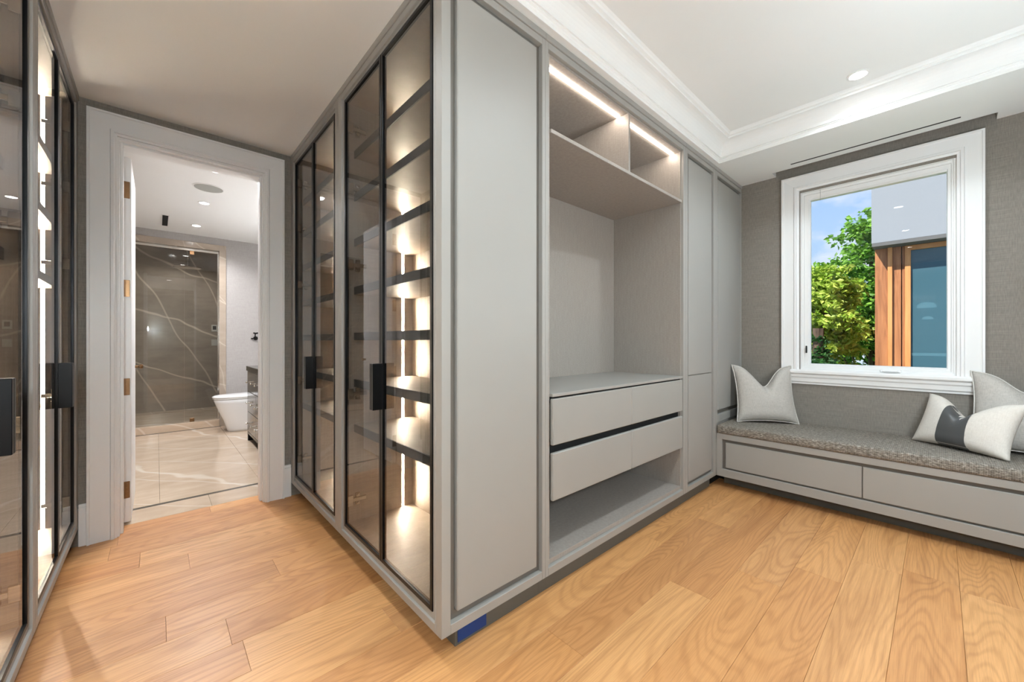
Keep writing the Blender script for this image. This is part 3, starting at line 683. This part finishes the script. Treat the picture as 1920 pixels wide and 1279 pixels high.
struct('floor_shower', G().box(SXL-.2, SXR+.25, YS+.121, SB, 0, .095), 'marble_beige', 'raised beige marble shower floor')
stp = struct('trim_4', G().box(SXL, SXR, YS-.02, YS+.12, .0005, .10, bev=.003), 'marble_beige', 'low beige marble curb in front of the shower')
part('joint', G().box(SXL, SXR+.02, YS-.024, YS-.020, .0005, .006), 'inlay', stp)
struct('trim_5', G().box(SXL-.2, SXR+.25, SB-.02, SB-.0005, .0955, .125, bev=.002), 'marble_frame', 'pale marble skirting at the foot of the shower wall')
shp = thing('shower_screen', 'fixed shower glass panel beside the open bathroom door', 'shower screen', ((SXL+.28)/2, YS+.05, .1))
part('glass_pane', G().box(SXL+.002, .279, YS+.046, YS+.056, .102, 2.428), 'glass_shower', shp)
part('header_rail', G().box(SXL+.001, SXR-.001, YS+.036, YS+.066, 2.429, 2.464, bev=.002), 'chrome', shp)
shd = thing('shower_door', 'narrow hinged shower glass door next to the beige marble frame', 'shower door', (.46, YS+.05, .1))
part('glass_pane', G().box(.283, SXR-.016, YS+.046, YS+.056, .108, 2.420), 'glass_shower', shd)
part('pivot_clamp', G().box(.335, .385, YS+.036, YS+.066, 2.380, 2.4285, bev=.003), 'bronze', shd)
part('pivot_clamp', G().box(.335, .385, YS+.036, YS+.066, .1005, .150, bev=.003), 'bronze', shd)
part('edge_channel', G().box(SXR-.016, SXR-.001, YS+.036, YS+.066, .1005, 2.4285), 'chrome', shd)
rs = thing('rain_shower', 'round ceiling rain shower head behind the shower glass', 'shower head', (.34, 7.35, 2.27))
part('head', G().lathe((.34, 7.35, 2.262), [(.02, .022), (.10, .016), (.165, .006), (.168, -.002), (.15, -.005)], 30), 'chrome', rs)
part('arm', G().cyl((.34, 7.35, (2.28+BC)/2), .011, BC-2.281, seg=12), 'chrome', rs)
part('rosette', G().cyl((.34, 7.35, BC-.007), .032, .012, seg=18), 'chrome', rs)
cpn = thing('shower_control', 'small square shower control panel with a plain plate below it', 'control panel', (.72, SB-.02, 1.2))
part('control_plate', G().box(.665, .745, SB-.012, SB-.0005, 1.355, 1.465, bev=.003), 'device_white', cpn)
part('screen', G().box(.682, .728, SB-.0145, SB-.0122, 1.385, 1.445, bev=.001), 'slot_dark', cpn)
part('blank_plate', G().box(.665, .745, SB-.010, SB-.0005, 1.125, 1.225, bev=.003), 'device_white', cpn)

spk = thing('ceiling_speaker', 'round grey speaker grille in the bathroom ceiling', 'speaker', (.364, 4.637, BC))
part('grille', G().lathe((.364, 4.637, BC), [(.108, -.0005), (.108, -.006), (.09, -.008), (.002, -.009)], 36), 'grille_grey', spk)
part('rim', G().lathe((.364, 4.637, BC), [(.120, -.0005), (.120, -.005), (.112, -.007), (.109, -.001)], 36), 'paint_white', spk)
vs_ = thing('slot_vent', 'narrow black slot vent in the bathroom ceiling near the shower', 'air vent', (.078, 6.25, BC))
part('slot', G().box(.053, .103, 5.985, 6.51, BC-.004, BC-.0005), 'black_void', vs_)
part('slot_frame', G().box(.043, .0525, 5.975, 6.52, BC-.005, BC-.0005).box(.1035, .113, 5.975, 6.52, BC-.005, BC-.0005), 'paint_white', vs_)
hk = thing('wall_hook', 'small black and chrome hook on the bathroom wall above the vanity', 'hook', (1.085, YS-.03, 1.26))
part('rosette', G().cyl((1.085, YS-.008, 1.24), .030, .015, 'y', 16), 'black_gloss', hk)
part('arm', G().tube([(1.085, YS-.015, 1.24), (1.075, YS-.06, 1.25), (1.07, YS-.075, 1.285), (1.075, YS-.06, 1.305)], .009, 8).cyl((1.04, YS-.02, 1.235), .012, .03, 'y', 10), 'black_gloss', hk)
part('finial', G().tube([(1.05, YS-.055, 1.318), (1.08, YS-.06, 1.312), (1.11, YS-.055, 1.318)], .011, 8), 'black_gloss', hk)

# toilet (faces -x, back towards the right wall)
tx, ty = 1.0, 6.38
to = thing('toilet', 'white one-piece toilet with a flat closed lid beside the vanity', 'toilet', (tx, ty, 0))
def oval(cx, cy, z, a0, a1, b, seg=28):
    P = []
    for k in range(seg):
        t = 2*PI*k/seg; c_, s_ = math.cos(t), math.sin(t)
        ax = a0 if c_ < 0 else a1; e_ = .8 if c_ > 0 else 1.0
        P.append(Vector((cx+ax*math.copysign(abs(c_)**e_, c_), cy+b*math.copysign(abs(s_)**.8, s_), z)))
    return P
def stack(rings):
    g = G(); R = [[g.b.verts.new(p) for p in r] for r in rings]
    for A, B in zip(R, R[1:]):
        for k in range(len(A)): g.b.faces.new((A[k], A[(k+1) % len(A)], B[(k+1) % len(B)], B[k]))
    g.b.faces.new(R[0]); g.b.faces.new(R[-1]); return g
part('bowl', stack([oval(tx, ty, .0005, .30, .42, .125), oval(tx, ty, .03, .31, .43, .135), oval(tx, ty, .15, .345, .44, .150), oval(tx, ty, .28, .40, .45, .172), oval(tx, ty, .38, .435, .46, .188), oval(tx, ty, .425, .45, .465, .192), oval(tx, ty, .432, .44, .46, .185)]), 'porcelain', to, smooth=True)
part('seat', stack([oval(tx, ty, .4365, .455, .46, .192), oval(tx, ty, .440, .460, .465, .195), oval(tx, ty, .448, .460, .465, .195), oval(tx, ty, .451, .455, .46, .190)]), 'porcelain', to)
part('lid', stack([oval(tx, ty, .4535, .460, .465, .194), oval(tx, ty, .458, .466, .466, .198), oval(tx, ty, .470, .466, .466, .198), oval(tx, ty, .482, .445, .46, .182), oval(tx, ty, .486, .40, .44, .14)]), 'porcelain', to, smooth=True)

# vanity along the right wall, drawers facing -x
va = thing('bathroom_vanity', 'grey mirrored vanity with black edges and chrome knobs, half hidden by the doorway', 'vanity', (1.1, 4.9, 0))
vx, vy0, vy1, vz = .815, 4.10, 5.64, .90
part('frame', G().box(vx, 1.48, vy1-.035, vy1, .0005, vz-.06, bev=.002).box(vx, 1.48, vy0, vy0+.035, .0005, vz-.06, bev=.002).box(vx+.04, 1.48, vy0+.035, vy1-.035, .09, .11).box(vx+.0, vx+.03, vy0+.035, vy1-.035, .085, .110), 'black_gloss', va)
part('carcass', G().box(vx+.022, 1.475, vy0+.036, vy1-.036, .111, vz-.061), 'black_gloss', va)
part('worktop', G().box(vx-.012, 1.495, vy0-.01, vy1+.012, vz-.059, vz, bev=.004), 'black_gloss', va, 'black stone vanity top')
cols = [(vy0+.04, 4.60), (4.604, 5.10), (5.104, vy1-.04)]
rows = [(.115, .352), (.356, .594), (.598, vz-.065)]
for a, b in cols:
    for c_, d_ in rows:
        dw = part('drawer', G().box(vx-.002, vx+.020, a, b, c_, d_, bev=.003), 'mirror_grey', va)
        for yk in ((a+b)/2-.13, (a+b)/2+.13):
            part('knob', G().cyl((vx-.016, yk, (c_+d_)/2), .006, .028, 'x', 10).lathe((vx-.040, yk, (c_+d_)/2), [(.004, 0), (.013, .003), (.014, .010), (.008, .016)], 12, 'x'), 'chrome', dw)

# ------------------------------------------------------------------ outside the window
gr = struct('ground', G().box(4.3, 40, -16, 30, -3.3, -3.2), 'lawn', 'lawn outside below the window')
XN = 9.0
ho = thing('neighbour_wing', 'pale grey upper storey box over a cedar-clad wall with a wooden framed window', 'building', (XN+1, -1.5, -3.2))
part('upper_box', G().box(XN, XN+3, -6, .775, 2.86, 6.5), 'stucco', ho)
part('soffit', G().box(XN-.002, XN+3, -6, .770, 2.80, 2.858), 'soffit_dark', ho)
part('wall_core', G().box(XN+.36, XN+3, .42, .74, -3.2, 2.80), 'cedar', ho)
for a, b in ((.593, .755), (.430, .590)):                      # vertical cedar boards
    part('board', G().box(XN+.30, XN+.36, a, b, -3.2, 2.80, bev=.004), 'cedar', ho)
part('batten', G().box(XN+.255, XN+.30, .535, .592, -3.2, 2.80, bev=.004), 'cedar_light', ho)
part('dark_joint', G().box(XN+.32, XN+.36, .418, .4295, -3.2, 2.80), 'black_void', ho)
part('board', G().box(XN+.30, XN+.36, .386, .4175, -3.2, 2.80, bev=.003), 'cedar', ho)
nf = part('window_frame', G().box(XN+.27, XN+.36, .315, .3855, -.3, 2.795, bev=.004).box(XN+.27, XN+.36, -2.0, .315, 2.715, 2.795, bev=.004).box(XN+.27, XN+.36, -2.1, -2.0, -.3, 2.795, bev=.004).box(XN+.27, XN+.36, -2.0, .315, -.3, -.2, bev=.004), 'cedar_light', ho)
part('pane', G().box(XN+.31, XN+.32, -2.0, .315, -.2, 2.715), 'glass_blue', nf)
part('room_behind', G().box(XN+2.4, XN+2.5, -3, .41, -3.2, 2.79).box(XN+.4, XN+2.4, -3, -2.9, -3.2, 2.79).box(XN+.4, XN+2.4, -3, .41, -.4, -.3), 'teal_wall', ho)
part('transom', G().box(XN+.40, XN+.44, -2.0, .31, .955, 1.0), 'pendant_white', ho)  # bar glows by itself, though it is no lamp
for i, (yy, zz, r) in enumerate(((.15, 1.80, .125), (.135, 1.59, .07))):
    part('pendant_shade', G().lathe((XN+1.2, yy, zz), [(r, 0), (r*.95, r*.35), (r*.7, r*.62), (r*.3, r*.78), (.01, r*.82)], 18), 'pendant_white', ho)
part('house_wall', G().box(XN+.36, XN+3, -6, -2.1, -3.2, 2.80), 'stucco', ho)

def tree(name, label, base, top, centres, nleaf, size, mat, seed, cat='tree', group=None):
    rnd = random.Random(seed); t = thing(name, label, cat, base, group)
    b0 = Vector(base); tr_ = G().tube([b0, b0+Vector((.05, .03, (top-base[2])*.5)), Vector((base[0], base[1], top))], .09, 7)
    for c, r in centres[:8]:
        tr_.tube([b0+Vector((0, 0, (c[2]-base[2])*.6)), (b0+Vector(c))*.5+Vector((0, 0, (c[2]-b0.z)*.2)), Vector(c)], .03, 5)
    part('trunk', tr_, 'bark', t)
    vs, fs = [], []
    tot = sum(r**2.2 for _, r in centres)
    for c, r in centres:
        n = int(nleaf*r**2.2/tot)
        nb = max(6, int(n/45)); blobs = []
        for _ in range(nb):
            d = Vector((rnd.gauss(0, 1), rnd.gauss(0, 1), rnd.gauss(0, 1))).normalized()*r*rnd.uniform(.45, 1.0); blobs.append(Vector(c)+d)
        for _ in range(n):
            p = rnd.choice(blobs)+Vector((rnd.gauss(0, 1), rnd.gauss(0, 1), rnd.gauss(0, .7)))*r*.14
            a = Vector((rnd.gauss(0, 1), rnd.gauss(0, 1), rnd.gauss(-.3, .6))).normalized(); w_ = a.cross(Vector((rnd.gauss(0, 1), rnd.gauss(0, 1), rnd.gauss(0, 1)))).normalized()
            s_ = size*rnd.uniform(.6, 1.25); k = len(vs); nn = a.cross(w_)*s_*.12
            vs += [p-b0, p+a*s_*.45+w_*s_*.30+nn-b0, p+a*s_-b0, p+a*s_*.45-w_*s_*.30+nn-b0]; fs.append((k, k+1, k+2, k+3))
    me = bpy.data.meshes.new('foliage'); me.from_pydata(vs, [], fs); me.materials.append(MATS[mat])
    o = bpy.data.objects.new('foliage', me); COL.objects.link(o); o.parent = t; o['kind'] = 'stuff'
    return t
R_ = random.Random(3)
def cloud(cx, cy, cz, rx, ry, rz, n, r0, r1):
    L = []
    for _ in range(n):
        d = Vector((R_.gauss(0, 1), R_.gauss(0, 1), R_.gauss(0, 1))).normalized()*R_.uniform(.3, 1)**.5
        L.append(((cx+d.x*rx, cy+d.y*ry, cz+d.z*rz), R_.uniform(r0, r1)))
    return L
tree('broadleaf_tree', 'tall bright green broadleaf tree next to the grey house wing', (15.0, 1.25, -3.2), 4.0, cloud(15.0, 1.35, 2.6, 1.3, 1.15, 2.2, 34, .5, .85), 26000, .16, 'leaf_green', 1)
tree('broadleaf_tree', 'yellow-green broadleaf tree at the left side of the window view', (11.2, 2.0, -3.2), 2.7, cloud(11.2, 2.08, 1.62, .55, .8, 1.6, 24, .34, .58), 20000, .125, 'leaf_yellow', 2)
tree('broadleaf_tree', 'dense green tree filling the gap behind the conifer', (21.2, 2.5, -3.2), 2.8, cloud(21.2, 2.4, .72, 1.5, 2.4, 2.4, 24, .7, 1.0), 20000, .21, 'leaf_green', 5)
cf = []
for k in range(10):
    z = -.86+.232*k; rr = .53*(1-k/10.5)+.05
    for a in range(5): cf.append(((9.62+math.cos(a*1.256+k)*rr*.6, 1.60+math.sin(a*1.256+k)*rr*.6, z), rr*.5+.04))
tree('conifer', 'small dark green conifer standing in front of the broadleaf trees', (9.62, 1.60, -3.2), 1.45, cf, 9000, .085, 'leaf_dark', 7)
tree('shrub', 'low dark green shrub along the bottom of the window view', (8.2, 1.12, -3.2), .4, cloud(8.2, 1.12, .20, .3, .5, .45, 16, .2, .34), 9000, .09, 'leaf_dark', 9, 'shrub')
